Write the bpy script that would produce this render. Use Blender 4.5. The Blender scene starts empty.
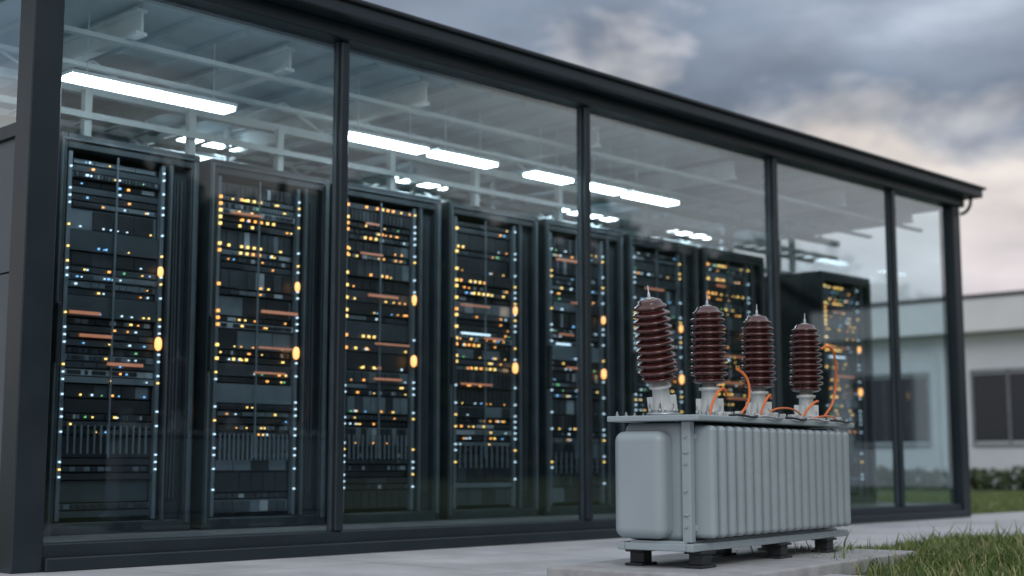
import bpy, bmesh, math, random
from mathutils import Vector, Matrix
random.seed(7)
scene=bpy.context.scene
scene.view_settings.view_transform='Standard'
scene.view_settings.look='None'
scene.view_settings.exposure=0
D=bpy.data

# ---------------------------------------------------------------- helpers
def mat(name,col,rough=.5,metal=0,var=.15,nscale=6,bump=0,bscale=40,emit=None,estr=0,coat=0):
    m=D.materials.new(name); m.use_nodes=True
    nt=m.node_tree; b=nt.nodes['Principled BSDF']
    b.inputs['Roughness'].default_value=rough
    b.inputs['Metallic'].default_value=metal
    if coat: b.inputs['Coat Weight'].default_value=coat
    tc=nt.nodes.new('ShaderNodeTexCoord')
    n=nt.nodes.new('ShaderNodeTexNoise'); n.inputs['Scale'].default_value=nscale; n.inputs['Detail'].default_value=6
    nt.links.new(tc.outputs['Object'],n.inputs['Vector'])
    r=nt.nodes.new('ShaderNodeValToRGB')
    r.color_ramp.elements[0].position=.3; r.color_ramp.elements[1].position=.7
    r.color_ramp.elements[0].color=tuple(c*(1-var) for c in col)+(1,)
    r.color_ramp.elements[1].color=tuple(min(1,c*(1+var)) for c in col)+(1,)
    nt.links.new(n.outputs['Fac'],r.inputs['Fac']); nt.links.new(r.outputs['Color'],b.inputs['Base Color'])
    mr=nt.nodes.new('ShaderNodeMapRange'); mr.inputs['To Min'].default_value=max(0,rough-.1); mr.inputs['To Max'].default_value=min(1,rough+.1)
    nt.links.new(n.outputs['Fac'],mr.inputs['Value']); nt.links.new(mr.outputs['Result'],b.inputs['Roughness'])
    if bump:
        n2=nt.nodes.new('ShaderNodeTexNoise'); n2.inputs['Scale'].default_value=bscale; n2.inputs['Detail'].default_value=4
        nt.links.new(tc.outputs['Object'],n2.inputs['Vector'])
        bp=nt.nodes.new('ShaderNodeBump'); bp.inputs['Strength'].default_value=bump; bp.inputs['Distance'].default_value=.01
        nt.links.new(n2.outputs['Fac'],bp.inputs['Height']); nt.links.new(bp.outputs['Normal'],b.inputs['Normal'])
    if emit:
        b.inputs['Emission Color'].default_value=emit+(1,)
        b.inputs['Emission Strength'].default_value=estr
    return m
def led(name,c,s):
    m=mat(name,(.2,.2,.2),.4,emit=c,estr=s)
    m.cycles.emission_sampling='NONE'
    return m
def empty(name,loc=(0,0,0),rz=0):
    e=D.objects.new(name,None); scene.collection.objects.link(e)
    e.location=loc; e.rotation_euler=(0,0,rz); return e
def link(name,me,parent=None):
    o=D.objects.new(name,me); scene.collection.objects.link(o)
    if parent: o.parent=parent
    return o
BF=[(0,3,2,1),(4,5,6,7),(0,1,5,4),(1,2,6,5),(2,3,7,6),(3,0,4,7)]
def boxes(name,lst,mats,parent=None,bevel=0,seg=2,smooth=False):
    """lst of (x0,x1,y0,y1,z0,z1[,matidx])"""
    vs=[];fs=[];mi=[]
    for b in lst:
        x0,x1,y0,y1,z0,z1=b[:6]; k=b[6] if len(b)>6 else 0
        o=len(vs)
        vs+=[(x0,y0,z0),(x1,y0,z0),(x1,y1,z0),(x0,y1,z0),(x0,y0,z1),(x1,y0,z1),(x1,y1,z1),(x0,y1,z1)]
        for f in BF: fs.append(tuple(o+i for i in f)); mi.append(k)
    me=D.meshes.new(name); me.from_pydata(vs,[],fs)
    for m in mats: me.materials.append(m)
    me.polygons.foreach_set('material_index',mi)
    if smooth: me.polygons.foreach_set('use_smooth',[True]*len(fs))
    o=link(name,me,parent)
    if bevel:
        bv=o.modifiers.new('bevel','BEVEL'); bv.width=bevel; bv.segments=seg; bv.limit_method='ANGLE'
        if smooth:
            bv.harden_normals=True
    return o
def lathe(name,prof,m,parent=None,seg=40,loc=(0,0,0),rot=(0,0,0),smooth=True):
    vs=[];fs=[]
    for r,z in prof:
        for i in range(seg):
            a=2*math.pi*i/seg; vs.append((r*math.cos(a),r*math.sin(a),z))
    for j in range(len(prof)-1):
        for i in range(seg):
            k=(i+1)%seg
            fs.append((j*seg+i,j*seg+k,(j+1)*seg+k,(j+1)*seg+i))
    fs.append(tuple(range(seg))[::-1]); fs.append(tuple((len(prof)-1)*seg+i for i in range(seg)))
    me=D.meshes.new(name); me.from_pydata(vs,[],fs); me.materials.append(m)
    me.polygons.foreach_set('use_smooth',[smooth]*(len(fs)-2)+[False]*2)
    o=link(name,me,parent); o.location=loc; o.rotation_euler=rot
    return o
def tube(name,pts,r,m,parent=None):
    c=D.curves.new(name,'CURVE'); c.dimensions='3D'; c.bevel_depth=r; c.bevel_resolution=3; c.use_fill_caps=True
    s=c.splines.new('NURBS'); s.points.add(len(pts)-1)
    for p,q in zip(s.points,pts): p.co=(*q,1)
    s.use_endpoint_u=True; s.order_u=min(4,len(pts)); s.resolution_u=8
    c.materials.append(m)
    return link(name,c,parent)

# ---------------------------------------------------------------- materials
M_frame=mat('dark_aluminium',(.020,.032,.040),.38,.3,.15,3)
M_roof=mat('roof_metal',(.035,.042,.05),.45,.3,.2,4)
M_rack=mat('rack_black',(.026,.036,.044),.4,.2,.2,5)
M_rack2=mat('rack_dark_grey',(.075,.095,.11),.42,.3,.2,5)
M_u=[mat('unit_black',(.012,.016,.021),.4),mat('unit_dark',(.042,.055,.068),.4,.3),mat('unit_grey',(.13,.165,.195),.4,.4),mat('unit_steel',(.36,.42,.47),.4,.5)]
M_steel=mat('white_steel',(.74,.80,.83),.5,0,.08)
M_deck=mat('ceiling_deck',(.58,.68,.73),.6,0,.12,2)
M_wallin=mat('interior_wall',(.42,.50,.54),.7,0,.1,1.5)
M_floorin=mat('raised_floor',(.16,.17,.18),.35,0,.15,3)
M_panel=mat('wall_panel_grey',(.10,.12,.14),.6,0,.1,3,)
M_light=mat('lamp_panel',(.9,.9,.9),.4,emit=(.84,.95,1.0),estr=15)
M_tank=mat('transformer_paint',(.315,.375,.405),.38,0,.04,4,bump=.05,bscale=160)
M_tankd=mat('transformer_feet',(.03,.035,.04),.5,.3)
M_porc=mat('brown_porcelain',(.062,.013,.012),.15,0,.25,7,coat=.6)
M_bwhite=mat('bushing_base_white',(.62,.66,.66),.4,.1,.08,12)
M_metal=mat('galvanised',(.45,.48,.5),.38,.8,.15,30)
M_or=mat('orange_cable',(.78,.18,.035),.45,0,.1)
M_conc=mat('pad_concrete',(.34,.34,.345),.85,0,.2,9,bump=.4,bscale=60)
M_ledw=led('led_white',(.65,.85,1),1.5)
M_ledb=led('led_blue',(.2,.55,1),1.4)
M_ledo=led('led_orange',(1,.38,.07),2.2)
M_ledy=led('led_yellow',(1,.62,.16),2.2)
M_ledg=led('led_green',(.25,.9,.35),.8)
M_amber=led('amber_lamp',(1,.42,.12),2.3)
M_orbar=led('glowing_orange_cable',(1,.27,.06),.36)  # cable runs, no lamps: weak emission gives them a glow

def glass_mat(name,tint,base,gain):
    m=D.materials.new(name); m.use_nodes=True; nt=m.node_tree; nt.nodes.clear()
    out=nt.nodes.new('ShaderNodeOutputMaterial'); mix=nt.nodes.new('ShaderNodeMixShader')
    t=nt.nodes.new('ShaderNodeBsdfTransparent'); t.inputs[0].default_value=tint+(1,)
    g=nt.nodes.new('ShaderNodeBsdfGlossy'); g.inputs['Roughness'].default_value=.02; g.inputs['Color'].default_value=(.84,.95,1,1)
    lw=nt.nodes.new('ShaderNodeLayerWeight'); lw.inputs['Blend'].default_value=.5
    p=nt.nodes.new('ShaderNodeMath'); p.operation='POWER'; p.inputs[1].default_value=2.3
    ma=nt.nodes.new('ShaderNodeMath'); ma.operation='MULTIPLY_ADD'; ma.inputs[1].default_value=gain; ma.inputs[2].default_value=base
    nt.links.new(lw.outputs['Facing'],p.inputs[0]); nt.links.new(p.outputs[0],ma.inputs[0])
    nt.links.new(ma.outputs[0],mix.inputs[0]); nt.links.new(t.outputs[0],mix.inputs[1]); nt.links.new(g.outputs[0],mix.inputs[2])
    nt.links.new(mix.outputs[0],out.inputs[0]); return m
M_glass=glass_mat('facade_glass',(.83,.93,.96),.05,1.0)

# ---------------------------------------------------------------- ground
def sheet(name,x0,x1,y0,y1,z,m):
    me=D.meshes.new(name); me.from_pydata([(x0,y0,z),(x1,y0,z),(x1,y1,z),(x0,y1,z)],[],[(0,1,2,3)]); me.materials.append(m)
    return link(name,me)
sheet('ground',-900,900,-900,900,-.02,mat('lawn',(.065,.09,.03),.95,0,.35,1.2,bump=.6,bscale=25))
def pave_mat():
    m=mat('paving_concrete',(.56,.56,.58),.5,0,.12,2.2,bump=.25,bscale=80)
    nt=m.node_tree; b=nt.nodes['Principled BSDF']
    tc=nt.nodes.new('ShaderNodeTexCoord'); br=nt.nodes.new('ShaderNodeTexBrick')
    br.offset=0; br.inputs['Scale'].default_value=1; br.inputs['Brick Width'].default_value=1.2; br.inputs['Row Height'].default_value=1.05
    br.inputs['Mortar Size'].default_value=.006; br.inputs['Color1'].default_value=(1,1,1,1); br.inputs['Color2'].default_value=(.88,.88,.89,1); br.inputs['Mortar'].default_value=(.4,.4,.4,1)
    nt.links.new(tc.outputs['Object'],br.inputs['Vector'])
    n=nt.nodes.new('ShaderNodeTexNoise'); n.inputs['Scale'].default_value=.9; n.inputs['Detail'].default_value=9; n.inputs['Roughness'].default_value=.7
    nt.links.new(tc.outputs['Object'],n.inputs['Vector'])
    r=nt.nodes.new('ShaderNodeMapRange'); r.inputs['From Min'].default_value=.35; r.inputs['From Max'].default_value=.6; r.inputs['To Min'].default_value=.75; r.inputs['To Max'].default_value=1
    nt.links.new(n.outputs['Fac'],r.inputs['Value'])
    mx=nt.nodes.new('ShaderNodeMix'); mx.data_type='RGBA'; mx.blend_type='MULTIPLY'; mx.inputs[0].default_value=1
    src=b.inputs['Base Color'].links[0].from_socket
    nt.links.new(src,mx.inputs[6]); nt.links.new(br.outputs['Color'],mx.inputs[7])
    vm=nt.nodes.new('ShaderNodeVectorMath'); vm.operation='SCALE'; nt.links.new(mx.outputs[2],vm.inputs[0]); nt.links.new(r.outputs['Result'],vm.inputs['Scale'])
    nt.links.new(vm.outputs[0],b.inputs['Base Color'])
    return m
boxes('pavement',[(-8,60,4.85,7.3,-.15,.0),(-8,5.9,1.0,4.849,-.15,.0)],[pave_mat()])

# ---------------------------------------------------------------- glass building
FX0,FX1,FY=2.99,13.3,7.0
BY=12.4
GT=3.22
B=empty('glass_server_building')
mull=[5.09,7.41,9.90,11.95]
MW=.032
fr=[]
fr.append((FX0,FX0+.17,FY-.02,FY+.15,0.0,GT))
fr.append((FX1-.15,FX1,FY-.02,FY+.14,0.0,GT))
for x in mull:
    fr.append((x-MW,x+MW,FY-.01,FY+.08,.141,GT-.002))
fr.append((FX0+.172,FX1-.152,FY,FY+.13,0,.14))
fr.append((FX0+.172,FX1-.152,FY-.05,FY-.001,0,.07))
for y in (9.2,10.8,BY-.15):
    fr.append((FX0,FX0+.12,y,y+.14,.0,GT)); fr.append((FX1-.12,FX1,y,y+.14,0,GT))
fr.append((FX1-.10,FX1-.01,FY+.142,BY-.15,0,.139)); fr.append((FX0+.01,FX0+.1,FY+.152,BY-.15,0,.139))
fr.append((FX0+.01,FX0+.11,FY+.152,BY-.152,2.28,2.36))
for x in (8.6,10.4,12): fr.append((x,x+.1,BY-.12,BY,.0,GT))
fr.append((8.4,FX1-.14,BY-.11,BY-.01,0,.139))
boxes('frame',fr,[M_frame],B,bevel=.006,seg=1)
gk=[]
for x in mull:
    gk+=[(x-MW-.012,x-MW-.001,FY+.025,FY+.055,.141,GT-.003),(x+MW+.001,x+MW+.012,FY+.025,FY+.055,.141,GT-.003)]
boxes('gasket',gk,[M_rack2],B)
boxes('roof',[(FX0-.05,FX1+.06,FY-.05,BY+.06,GT+.001,GT+.10,0),
              (FX0-.25,FX1+.20,FY-.19,BY+.2,GT+.102,GT+.185,0),
              (FX0-.28,FX1+.23,FY-.22,BY+.23,GT+.187,GT+.215,1)],[M_frame,M_roof],B,bevel=.008,seg=2)
tube('gutter_hook',[(FX1+.1,FY-.1,GT+.10),(FX1+.1,FY-.1,GT+.02),(FX1+.04,FY-.1,GT-.06),(FX1-.02,FY-.04,GT-.08)],.018,M_frame,B)
xs=[FX0+.17]+[q for x in mull for q in (x-MW,x+MW)]+[FX1-.15]
me=D.meshes.new('glazing'); vs=[];fs=[]
def q(a,b,c,d):
    o=len(vs); vs.extend([a,b,c,d]); fs.append((o,o+1,o+2,o+3))
for i in range(0,len(xs),2):
    dy=random.uniform(-.006,.006)
    q((xs[i],FY+.04,.14),(xs[i+1],FY+.04+dy,.14),(xs[i+1],FY+.04+dy,GT),(xs[i],FY+.04,GT))
q((FX1-.05,FY+.14,.14),(FX1-.05,BY-.15,.14),(FX1-.05,BY-.15,GT),(FX1-.05,FY+.14,GT))
q((FX0+.05,FY+.15,2.36),(FX0+.05,BY-.15,2.36),(FX0+.05,BY-.15,GT),(FX0+.05,FY+.15,GT))
q((8.7,BY-.06,.14),(FX1-.12,BY-.06,.14),(FX1-.12,BY-.06,GT),(8.7,BY-.06,GT))
me.from_pydata(vs,[],fs); me.materials.append(M_glass); link('glazing',me,B)
boxes('walls',[(FX0+.03,FX0+.08,FY+.152,BY-.152,.14,1.55),(FX0+.03,FX0+.08,FY+.152,BY-.152,1.56,2.279),
               (FX0+.12,8.598,BY-.10,BY-.02,.0,GT-.001,1)],[M_panel,M_wallin],B)
boxes('floor',[(FX0+.13,FX1-.15,FY+.14,BY-.16,.0,.135)],[M_floorin],B)
ce=[(FX0+.14,FX1-.15,FY+.16,BY-.16,GT-.02,GT-.002,0)]
x=FX0+.4
while x<FX1-.2:
    ce.append((x,x+.03,FY+.17,BY-.17,GT-.06,GT-.022,0)); x+=.35
for x in (3.7,4.75,5.9,7.7,9.5,11.3,12.6):
    ce.append((x,x+.07,FY+.17,BY-.17,GT-.22,GT-.20,1)); ce.append((x+.03,x+.045,FY+.17,BY-.17,GT-.199,GT-.081,1)); ce.append((x,x+.07,FY+.17,BY-.17,GT-.08,GT-.062,1))
for y in (8.3,9.6,11.2):
    ce.append((FX0+.2,FX1-.2,y,y+.06,GT-.30,GT-.24,1))
    ce.append((FX0+.2,FX1-.2,y+.3,y+.33,GT-.36,GT-.34,1))
for y in (7.3,7.9,9.0,10.4):
    ce.append((FX0+.2,FX1-.2,y,y+.05,GT-.25,GT-.222,1))
boxes('ceiling',ce,[M_deck,M_steel],B)
for y in (8.33,9.63):
    x=3.3;k=0
    while x<12.6:
        a_=(x,y,GT-.24) if k%2 else (x,y,GT-.07); b_=(x+.38,y,GT-.07) if k%2 else (x+.38,y,GT-.24)
        tube('truss_web',[a_,b_],.011,M_steel,B); x+=.38;k+=1
tr=[]
for y in (8.15,9.15):
    tr.append((FX0+.3,FX1-.5,y,y+.02,2.72,2.76)); tr.append((FX0+.3,FX1-.5,y+.3,y+.32,2.72,2.76))
    x=FX0+.35
    while x<FX1-.5: tr.append((x,x+.025,y+.02,y+.3,2.73,2.745)); x+=.22
for x in (3.95,4.72,5.45,6.5,7.4,8.4,9.6,10.9,12):
    tr.append((x,x+.05,8.2,8.25,2.53,GT-.30)); tr.append((x+.3,x+.335,9.3,9.335,2.0,GT-.06))
boxes('cable_tray',tr,[M_steel],B)
for i,(y,z,r) in enumerate(((10.2,2.85,.07),(10.5,2.7,.05),(8.75,2.62,.03))):
    tube('duct',[(FX0+.3,y,z),(6,y,z),(9,y,z),(FX1-.4,y,z)],r,M_steel,B)
lp=[];lb=[]
def lamp(a,b,y,z,w=.13):
    lp.append((a,b,y,y+w,z,z+.022)); lb.append((a-.01,b+.01,y-.010,y+w+.010,z+.024,z+.045))
    for xx in (a+.12,b-.12): lb.append((xx,xx+.006,y+w/2,y+w/2+.006,z+.045,GT-.06))
for a,b in ((3.44,4.54),(5.46,6.17),(6.27,6.86),(7.27,7.70),(7.90,8.34),(8.44,9.04)):
    lamp(a,b,7.4,2.74)
for a,b in ((5.45,6.0),(7.6,8.2),(9.8,10.6),(11.4,12.2)):
    lamp(a,b,9.4,3.03)
boxes('ceiling_lamps',lp,[M_light],B); boxes('lamp_housings',lb,[M_steel],B)

# ---------------------------------------------------------------- racks
def rack(x0,y0,seed,warm,w=.97,nm='server_rack'):
    rnd=random.Random(seed)
    R=empty(nm,(x0,y0,.136))
    H=2.38; eq0=.07; eq1=w-.24
    f=[(0,eq0-.02,0,1.0,0,H),(w-.06,w,0,1.0,0,H),(eq1+.02,eq1+.05,0,.06,.07,H-.09),
       (eq0-.019,w-.061,0,1,H-.09,H),(eq0-.019,w-.061,0,1,0,.07),(eq0-.018,w-.062,.90,.99,.071,H-.091),
       (eq1+.051,w-.061,.05,.10,.071,H-.091,0)]
    f+=[(w-.05,w-.02,-.02,-.001,.05,H-.05,1),(0.0,.03,-.05,-.001,1.0,1.35,0),(.005,.02,-.02,-.001,.03,H-.03,1),
        (.021,w-.051,-.015,-.001,H-.045,H-.03,1),(eq1+.025,eq1+.04,-.012,-.001,.07,H-.1,1)]
    boxes('cabinet',f,[M_rack,M_rack2],R,bevel=.004,seg=1)
    u=[];L=[]
    z=.10; mid=(eq0+eq1)/2
    cage=[rnd.uniform(.3,.6)]
    while z<H-.13:
        h=rnd.choice([.044,.044,.044,.044,.088,.132]) 
        k=rnd.choices([0,1,2,3],[.42,.36,.18,.04])[0]
        yo=rnd.uniform(.03,.07)
        if z+h>H-.11: h=.044
        u.append((eq0+.03,eq1-.03,yo,.6,z,z+h-.008,k))
        n=rnd.choice([3,4,6,8,12,16,24])
        if rnd.random()<.75:
            dx=(eq1-eq0-.1)/n
            base=rnd.choices([0,1,2],[.4,.3,.3])[0]
            for i in range(n):
                kk=base if rnd.random()<.7 else rnd.choices([0,1,2,3],[.4,.25,.2,.15])[0]
                if rnd.random()<.12: continue
                u.append((eq0+.05+i*dx+.003,eq0+.05+(i+1)*dx-.003,yo-.008,yo-.0005,z+.006,z+h-.014,kk))
        if z>.5 and rnd.random()<.9:
            for i in range(rnd.choice([1,2,3,4,6])):
                xx=rnd.uniform(eq0+.05,eq1-.06); s=rnd.uniform(.005,.010)
                k=rnd.choices([0,1,2,3,4],[.12,.08,.38,.36,.06] if warm else [.36,.18,.20,.18,.08])[0]
                L.append((xx,xx+s*rnd.choice([1,1,1.6]),yo-.02,yo-.009,z+.012,z+.012+s*1.2,k))
            if warm and z>.9 and rnd.random()<.3:
                n2=rnd.choice([3,4,6]); sx=eq0+.05+rnd.random()*.15
                for i in range(n2):
                    if rnd.random()<.8: L.append((sx+i*.05,sx+i*.05+.015,yo-.02,yo-.009,z+.012,z+.028,rnd.choice([2,3,3])))
        for si,xx in enumerate((eq0+.008,eq1-.018)):
            if z>.2 and rnd.random()<.75:
                if warm and si==0 and z>1.0: L.append((xx,xx+.016,.004,.02,z+.008,z+.026,rnd.choice([2,3])))
                else: L.append((xx,xx+.009,.005,.02,z+.01,z+.021,(0 if rnd.random()<.8 else 3)))
        z+=h
    u.append((eq0,eq0+.025,.021,.06,.08,H-.1,2)); u.append((eq1-.025,eq1,.021,.06,.08,H-.1,2))
    u.append((mid-.012,mid+.0,.012,.02,.45,H-.1,2))
    if rnd.random()<.75:
        nb=rnd.randint(8,16); zc=cage[0]
        for i in range(nb):
            xx=eq0+.05+i*(eq1-eq0-.1)/nb
            u.append((xx,xx+.012,.008,.018,zc,zc+.17,2))
    boxes('server_units',u,M_u,R)
    zz=1.0
    while zz<2.15:
        a=rnd.uniform(.03,.35); b=a+rnd.uniform(.12,.42)
        if rnd.random()<.75: L.append((eq0+a,min(eq0+b,eq1-.02),-.004,.01,zz,zz+rnd.uniform(.010,.02),5))
        zz+=rnd.uniform(.09,.34)
    if rnd.random()<.7:
        zz=rnd.uniform(1.25,1.55); L.append((eq0+.06,eq0+rnd.uniform(.2,.4),-.004,.01,zz,zz+.014,0))
    boxes('indicator_lights',L,[M_ledw,M_ledb,M_ledo,M_ledy,M_ledg,M_orbar],R)
    for zz,s in ((1.60,.75),(1.15,.95)):
        lathe('amber_lamp',[(.001,-.045*s),(.014*s,-.04*s),(.022*s,-.025*s),(.024*s,0),(.022*s,.025*s),(.014*s,.04*s),(.001,.045*s)],M_amber,R,16,(eq1-.03,-.005,zz))
    for i in range(3):
        x_=eq1+.075+i*.025; 
        tube('cable_bundle',[(x_,.03,.2),(x_+rnd.uniform(-.01,.01),.02,.8),(x_+rnd.uniform(-.012,.012),.03,1.5),(x_,.03,2.2)],.007,M_u[1],R)
    return R
xr=3.585
for i in range(7):
    rack(xr,7.8,10+i,i in(1,2,3,6)); xr+=1.055
rack(12.05,7.9,33,True)
for i in range(4): rack(4.2+i*1.5,10.3,50+i,False)

# ---------------------------------------------------------------- transformer
TL=(5.067,4.227,0); TR=math.radians(8.5)
T=empty('power_transformer',TL,TR)
LEN=1.84
boxes('tank',[(.06,LEN-.04,.13,.47,.18,.752)],[M_tank],T,bevel=.035,seg=5,smooth=True)
boxes('end_cover',[(-.045,.10,.19,.475,.19,.71)],[M_tank],T,bevel=.052,seg=7,smooth=True)
boxes('end_flange',[(.03,.075,.075,.125,.175,.755),(.02,.058,.085,.115,.60,.615),(.02,.058,.085,.115,.3,.315)],[M_tank],T,bevel=.006)
fins=[];n=18
for i in range(n):
    x0=.085+i*(LEN-.13)/n
    fins.append((x0,x0+.058,-.02,.15,.195,.735))
boxes('cooling_fins',fins,[M_tank],T,bevel=.026,seg=6,smooth=True)
boxes('fin_headers',[(.075,LEN-.03,.07,.13,.665,.70),(.075,LEN-.03,.07,.13,.225,.26),(.075,LEN-.03,.11,.13,.26,.665)],[M_tank],T,bevel=.01)
boxes('top_plate',[(-.03,LEN+.03,-.005,.51,.757,.785)],[M_tank],T,bevel=.006)
boxes('base_frame',[(-.02,LEN,.04,.08,.135,.172),(-.02,LEN,.42,.46,.135,.172),(-.02,.03,.081,.419,.136,.171),(LEN-.05,LEN,.081,.419,.136,.171),(.0,LEN-.02,.1,.4,.165,.182)],[M_tank],T,bevel=.005)
ft=[]
for x in (.06,.92,1.52):
    for y in (.03,.36):
        ft+= [(x-.015,x+.135,y,y+.10,.055,.068),(x+.02,x+.1,y+.01,y+.09,.068,.121),(x-.01,x+.13,y,y+.1,.121,.134)]
boxes('feet',ft,[M_tankd],T,bevel=.004)
for i in range(22):
    x=.03+i*(LEN-.06)/21
    for y in (.02,.485):
        lathe('bolt',[(.009,0),(.009,.012),(.005,.013),(.005,.024)],M_metal,T,6,(x,y,.785),smooth=False)
for zz in (.25,.42,.55,.68):
    lathe('bolt',[(.008,0),(.008,.008),(.004,.009),(.004,.014)],M_metal,T,6,(.03,.10,zz),(0,-math.pi/2,0),smooth=False)
fit=[]
random.seed(3)
for i in range(15):
    x=.3+i*.105
    h=random.uniform(.015,.04)
    fit.append((x,x+random.uniform(.02,.05),.05,.08,.786,.786+h))
boxes('terminal_blocks',fit,[M_bwhite],T,bevel=.003)
def bushing(x,y,rx,ry,s=1.0):
    e=D.objects.new('bushing',None); scene.collection.objects.link(e); e.parent=T; e.location=(x,y,.786)
    lathe('base_flange',[(.085,0),(.085,.014),(.06,.016),(.058,.028),(.05,.03)],M_metal,e,32)
    e2=D.objects.new('stem',None); scene.collection.objects.link(e2); e2.parent=e; e2.location=(0,0,.02); e2.rotation_euler=(rx,ry,0); e2.scale=(s,s,s)
    lathe('turret',[(.056,.0),(.050,.01),(.044,.06),(.042,.12),(.056,.124),(.056,.138),(.038,.14),(.036,.16)],M_bwhite,e2,32)
    for a in range(6):
        an=a*math.pi/3+.3
        lathe('stud',[(.008,.0),(.008,.02),(.004,.021),(.004,.045)],M_metal,e,8,(.07*math.cos(an),.07*math.sin(an),.014))
    for a in range(4):
        an=a*math.pi/2+.5
        bx=boxes('gusset',[(.040,.072,-.004,.004,.0,.08)],[M_bwhite],e2); bx.rotation_euler=(0,0,an)
    prof=[(.03,.153),(.055,.158)]
    z=.160; ns=11; pitch=.0355
    for i in range(ns):
        t=i/(ns-1)
        R=.106-.014*t-(.016 if i==0 else 0)-(.010 if i==ns-1 else 0); r=.072-.010*t
        prof+=[(r,z),(R-.010,z+.005),(R-.001,z+.010),(R,z+.015),(R-.003,z+.020),(R-.014,z+.025),(r+.003,z+.030),(r,z+.033)]
        z+=pitch
    prof+=[(.06,z),(.055,z+.012),(.035,z+.018),(.02,z+.02)]
    lathe('insulator',prof,M_porc,e2,48)
    lathe('terminal',[(.022,z+.015),(.022,z+.024),(.008,z+.026),(.006,z+.05),(.003,z+.052),(.003,z+.085)],M_metal,e2,12)
    return z
bs=[(.115,.27,.03,-.27,1.0),(.51,.22,0,-.02,.98),(.995,.18,0,.0,.96),(1.52,.14,0,.02,.95)]
for b in bs: bushing(*b)
def cab(p,r=.0068): tube('cable',p,r,M_or,T)
cab([(.28,.1,.79),(.31,.1,.86),(.38,.1,.93),(.46,.1,.94),(.50,.12,.9)])
cab([(.60,.1,.80),(.66,.08,.84),(.71,.08,.92),(.70,.1,1.02),(.64,.13,1.04)])
cab([(.80,.08,.79),(.82,.07,.86),(.88,.06,.92),(.94,.08,.92),(.98,.1,.9)])
cab([(.84,.08,.79),(.88,.05,.84),(1.0,.04,.85),(1.2,.05,.85),(1.3,.06,.8)],.005)
cab([(1.28,.06,.79),(1.31,.04,.86),(1.40,.03,.90),(1.48,.05,.90)])
cab([(1.56,.06,1.20),(1.64,.03,1.25),(1.74,.04,1.14),(1.74,.05,1.0),(1.70,.05,.9),(1.62,.04,.86),(1.59,.06,.82)])
cab([(1.34,.05,.79),(1.40,.0,.82),(1.6,.0,.83),(1.7,.03,.79)],.005)
for k in range(5):
    x=.35+k*.3
    tube('hose',[(x,.03,.79),(x+.05,-.02,.80),(x+.15,-.025,.77),(x+.26,-.01,.80),(x+.3,.03,.79)],.006,M_metal if k%2 else M_tankd,T)
P=empty('concrete_pad',TL,TR)
boxes('slab',[(-.26,2.0,-.30,.72,-.05,.054)],[M_conc],P,bevel=.012,seg=3)

# ---------------------------------------------------------------- grass
def blades(name,regions,seed,mats):
    rnd=random.Random(seed); vs=[];fs=[];mi=[]
    for (x0,x1,y0,y1,n,hh) in regions:
        for _ in range(n):
            x=rnd.uniform(x0,x1); y=rnd.uniform(y0,y1)
            cl=.6+.5*math.sin(x*3.1+math.sin(y*4))*math.sin(y*2.7+1)
            if x<6.9+.25*math.sin(y*9) and rnd.random()<.8: continue
            h=hh*rnd.uniform(.3,1.0)*(0.5+.4*cl); 
            if rnd.random()<.04: h*=1.9
            w=rnd.uniform(.003,.0065)
            a=rnd.uniform(0,6.283); b=rnd.uniform(0,6.283); ln=h*rnd.uniform(.1,.8)
            dx,dy=math.cos(a)*w,math.sin(a)*w; lx,ly=math.cos(b)*ln,math.sin(b)*ln
            o=len(vs)
            vs+=[(x-dx,y-dy,-.02),(x+dx,y+dy,-.02),(x-dx*.8+lx*.35,y-dy*.8+ly*.35,h*.6-.02),(x+dx*.8+lx*.35,y+dy*.8+ly*.35,h*.6-.02),(x+lx,y+ly,h-.02)]
            fs+=[(o,o+1,o+3,o+2),(o+2,o+3,o+4)]; k=rnd.choices([0,1,2],[.42,.38,.20])[0]; mi+=[k,k]
    me=D.meshes.new(name); me.from_pydata(vs,[],fs)
    for m in mats: me.materials.append(m)
    me.polygons.foreach_set('material_index',mi)
    return link(name,me)
G=[mat('blade_a',(.10,.155,.04),.6),mat('blade_b',(.15,.20,.06),.6),mat('blade_c',(.28,.27,.12),.7)]
blades('grass',[(6.1,9,3.2,4.85,22000,.13),(9,14,3.2,4.84,24000,.12),(13.5,25,7.35,12,30000,.08)],5,G)

# ---------------------------------------------------------------- white building at right
W=empty('white_office_building')
Mw=mat('white_render',(.80,.81,.83),.8,0,.05,1); Mw2=mat('grey_cladding',(.66,.69,.73),.7,0,.06,1)
Mdw=mat('dark_window',(.02,.027,.035),.12,.0,.1)
bx=28.5
boxes('walls',[(bx,42,-4,21.5,0,3.35,0),(bx-.35,42.3,-4.3,21.8,3.36,4.08,1),(bx-.38,42.3,-4.33,21.83,4.083,4.16,2)],[Mw2,Mw,M_roof],W)
wn=[];wf=[]
y=19.8
while y>-3:
    wn.append((bx-.012,bx+.02,y-1.6,y,1.0,2.45))
    for a in (y-1.66,y-.82,y): wf.append((bx-.04,bx-.013,a,a+.05,.95,2.5))
    wf.append((bx-.043,bx-.014,y-1.66,y+.05,.9,.95)); wf.append((bx-.043,bx-.014,y-1.66,y+.05,2.501,2.55))
    y-=2.7
boxes('windows',wn,[Mdw],W); boxes('window_frames',wf,[mat('frame_grey',(.2,.22,.24),.5)],W)
pl=[(bx-.06,bx-.001,yy,yy+.09,0,3.3) for yy in (21.3,15.1,9.6,4.2,-1.2)]
boxes('downpipes',pl,[Mw],W)

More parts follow.
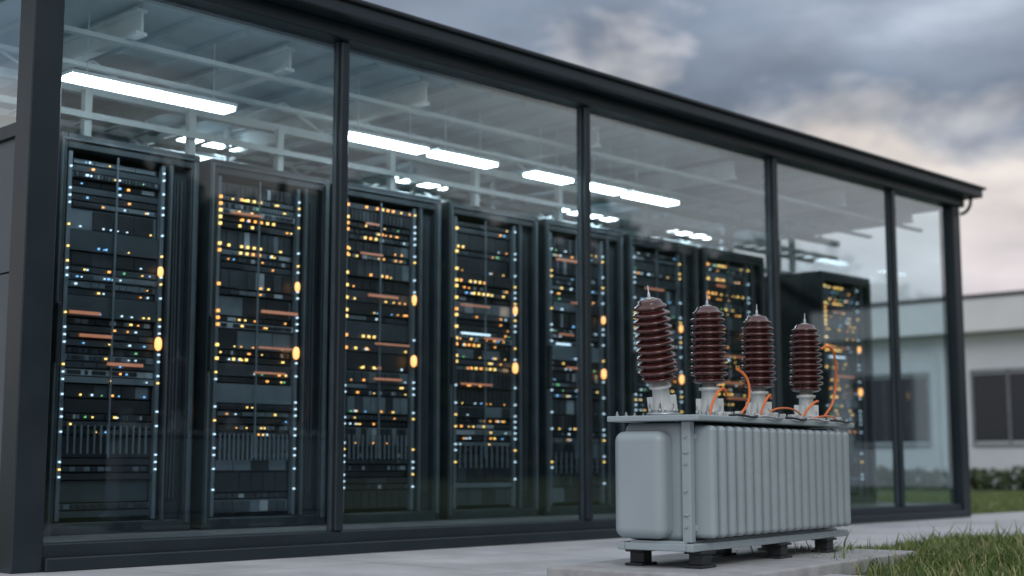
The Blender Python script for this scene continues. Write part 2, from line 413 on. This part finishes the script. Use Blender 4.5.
# ---------------------------------------------------------------- foliage
def leaves(name,blobs,n,ls,seed,mats,trunks=()):
    rnd=random.Random(seed); vs=[];fs=[];mi=[]
    for (cx,cy,cz,rx,ry,rz) in blobs:
        for _ in range(n):
            while True:
                p=Vector((rnd.uniform(-1,1),rnd.uniform(-1,1),rnd.uniform(-1,1)))
                if .25<p.length<1: break
            c=Vector((cx+p.x*rx,cy+p.y*ry,cz+p.z*rz)); s=ls*rnd.uniform(.5,1.3)
            a=Vector((rnd.gauss(0,1),rnd.gauss(0,1),rnd.gauss(0,1))).normalized()*s
            b=a.cross(Vector((rnd.gauss(0,1),rnd.gauss(0,1),rnd.gauss(0,1)))).normalized()*s*.6
            o=len(vs); vs+=[c-a,c+b,c+a,c-b]; fs.append((o,o+1,o+2,o+3)); mi.append(rnd.choice([0,0,1]))
    for (x,y,h,r) in trunks:
        o=len(vs)
        for zz,rr in((-.1,r),(h,r*.5)):
            for i in range(8): vs.append((x+rr*math.cos(i*.785),y+rr*math.sin(i*.785),zz))
        for i in range(8): fs.append((o+i,o+(i+1)%8,o+8+(i+1)%8,o+8+i)); mi.append(2)
    me=D.meshes.new(name); me.from_pydata([tuple(v) for v in vs],[],fs)
    for m in mats: me.materials.append(m)
    me.polygons.foreach_set('material_index',mi)
    return link(name,me)
LM=[mat('leaf_dark',(.035,.055,.022),.7),mat('leaf_mid',(.06,.09,.03),.7),mat('bark',(.06,.045,.035),.9)]
rnd=random.Random(2); bl=[];tk=[]
def tree(x,y,h,nb=10,lo=.42):
    tk.append((x,y,h*.7,.22))
    for _ in range(nb):
        a=rnd.uniform(0,6.28); r=rnd.uniform(0,h*.25)
        bl.append((x+r*math.cos(a),y+r*math.sin(a),h*rnd.uniform(lo,.88),h*.19*rnd.uniform(.7,1.2),h*.19,h*.15*rnd.uniform(.7,1.2)))
x=2
while x<100:
    tree(x,-30+rnd.uniform(-3,3),rnd.uniform(10.5,12.5),19,.06); x+=rnd.uniform(2.4,3.4)  # unseen row behind camera, added to darken reflections low in the glass
x=5
while x<60:
    tree(x,48+rnd.uniform(-4,4),rnd.uniform(6,9)); x+=rnd.uniform(3.5,6)
leaves('distant_and_reflection_trees',bl,160,.48,9,LM,tk)
hb=[(27.3+rnd.uniform(-.15,.15),y*.55+3,.18+rnd.uniform(-.03,.05),.4,.45,.26) for y in range(0,34)]
leaves('hedge',hb,260,.07,4,LM)

# ---------------------------------------------------------------- world
w=D.worlds.new('World'); scene.world=w; w.use_nodes=True; nt=w.node_tree
bg=nt.nodes['Background']
sky=nt.nodes.new('ShaderNodeTexSky'); sky.sky_type='NISHITA'; sky.sun_disc=False
SE,SR=math.radians(9),math.radians(205)
sky.sun_elevation=SE; sky.sun_rotation=SR
tc=nt.nodes.new('ShaderNodeTexCoord'); sx=nt.nodes.new('ShaderNodeSeparateXYZ'); nt.links.new(tc.outputs['Generated'],sx.inputs[0])
mp=nt.nodes.new('ShaderNodeMapping'); mp.inputs['Scale'].default_value=(3.4,3.4,9); mp.inputs['Location'].default_value=(.3,1.1,.4); nt.links.new(tc.outputs['Generated'],mp.inputs[0])
no=nt.nodes.new('ShaderNodeTexNoise'); no.inputs['Scale'].default_value=1.0; no.inputs['Detail'].default_value=8; no.inputs['Roughness'].default_value=.58; no.inputs['Distortion'].default_value=.4; nt.links.new(mp.outputs[0],no.inputs['Vector'])
ma=nt.nodes.new('ShaderNodeMath'); ma.operation='MULTIPLY_ADD'; ma.inputs[1].default_value=.30; nt.links.new(no.outputs['Fac'],ma.inputs[0])
sb=nt.nodes.new('ShaderNodeMath'); sb.operation='SUBTRACT'; sb.inputs[1].default_value=.15; nt.links.new(sx.outputs[2],sb.inputs[0]); nt.links.new(sb.outputs[0],ma.inputs[2])
cr=nt.nodes.new('ShaderNodeValToRGB'); el=cr.color_ramp.elements
cols=[(0,(.60,.57,.61)),(.12,(.68,.62,.66)),(.175,(.80,.73,.73)),(.222,(.98,.89,.83)),(.245,(.60,.60,.64)),(.272,(.24,.29,.38)),(.31,(.29,.34,.43)),(.36,(.46,.52,.61)),(.42,(.58,.64,.73)),(.6,(.72,.78,.87)),(1,(1.0,1.06,1.16))]
el[0].position=0; el[0].color=cols[0][1]+(1,); el[1].position=1; el[1].color=cols[-1][1]+(1,)
for p,c in cols[1:-1]:
    e=el.new(p); e.color=c+(1,)
nt.links.new(ma.outputs[0],cr.inputs['Fac'])
n2=nt.nodes.new('ShaderNodeTexNoise'); n2.inputs['Scale'].default_value=1.7; n2.inputs['Detail'].default_value=6; nt.links.new(mp.outputs[0],n2.inputs['Vector'])
mr=nt.nodes.new('ShaderNodeMapRange'); mr.inputs['From Min'].default_value=.3; mr.inputs['From Max'].default_value=.7; mr.inputs['To Min'].default_value=.66; mr.inputs['To Max'].default_value=1.32; nt.links.new(n2.outputs['Fac'],mr.inputs['Value'])
vm=nt.nodes.new('ShaderNodeVectorMath'); vm.operation='SCALE'; nt.links.new(cr.outputs['Color'],vm.inputs[0]); nt.links.new(mr.outputs['Result'],vm.inputs['Scale'])
vs_=nt.nodes.new('ShaderNodeVectorMath'); vs_.operation='SCALE'; vs_.inputs['Scale'].default_value=.08; nt.links.new(sky.outputs[0],vs_.inputs[0])
mx=nt.nodes.new('ShaderNodeMix'); mx.data_type='RGBA'; mx.inputs[0].default_value=.9
nt.links.new(vs_.outputs[0],mx.inputs[6]); nt.links.new(vm.outputs[0],mx.inputs[7]); nt.links.new(mx.outputs[2],bg.inputs['Color'])
bg.inputs['Strength'].default_value=1.0

s=D.lights.new('sun','SUN'); s.energy=.8; s.angle=math.radians(25); s.color=(1,.96,.92)
so=D.objects.new('sun',s); scene.collection.objects.link(so)
sd=Vector((-.55,-.65,.6)).normalized()
so.rotation_euler=sd.to_track_quat('Z','Y').to_euler()

# ---------------------------------------------------------------- camera
cam=D.cameras.new('camera'); co=D.objects.new('camera',cam); scene.collection.objects.link(co); scene.camera=co
co.location=(-.350,.166,.56)
p=math.radians(7.08); a=math.radians(44.5)
F=Vector((math.cos(a)*math.cos(p),math.sin(a)*math.cos(p),math.sin(p)))
co.rotation_euler=F.to_track_quat('-Z','Y').to_euler()
cam.sensor_width=36; cam.lens=36*1400/1024; cam.clip_end=3000
cam.dof.use_dof=True; cam.dof.focus_distance=6.9; cam.dof.aperture_fstop=1.3
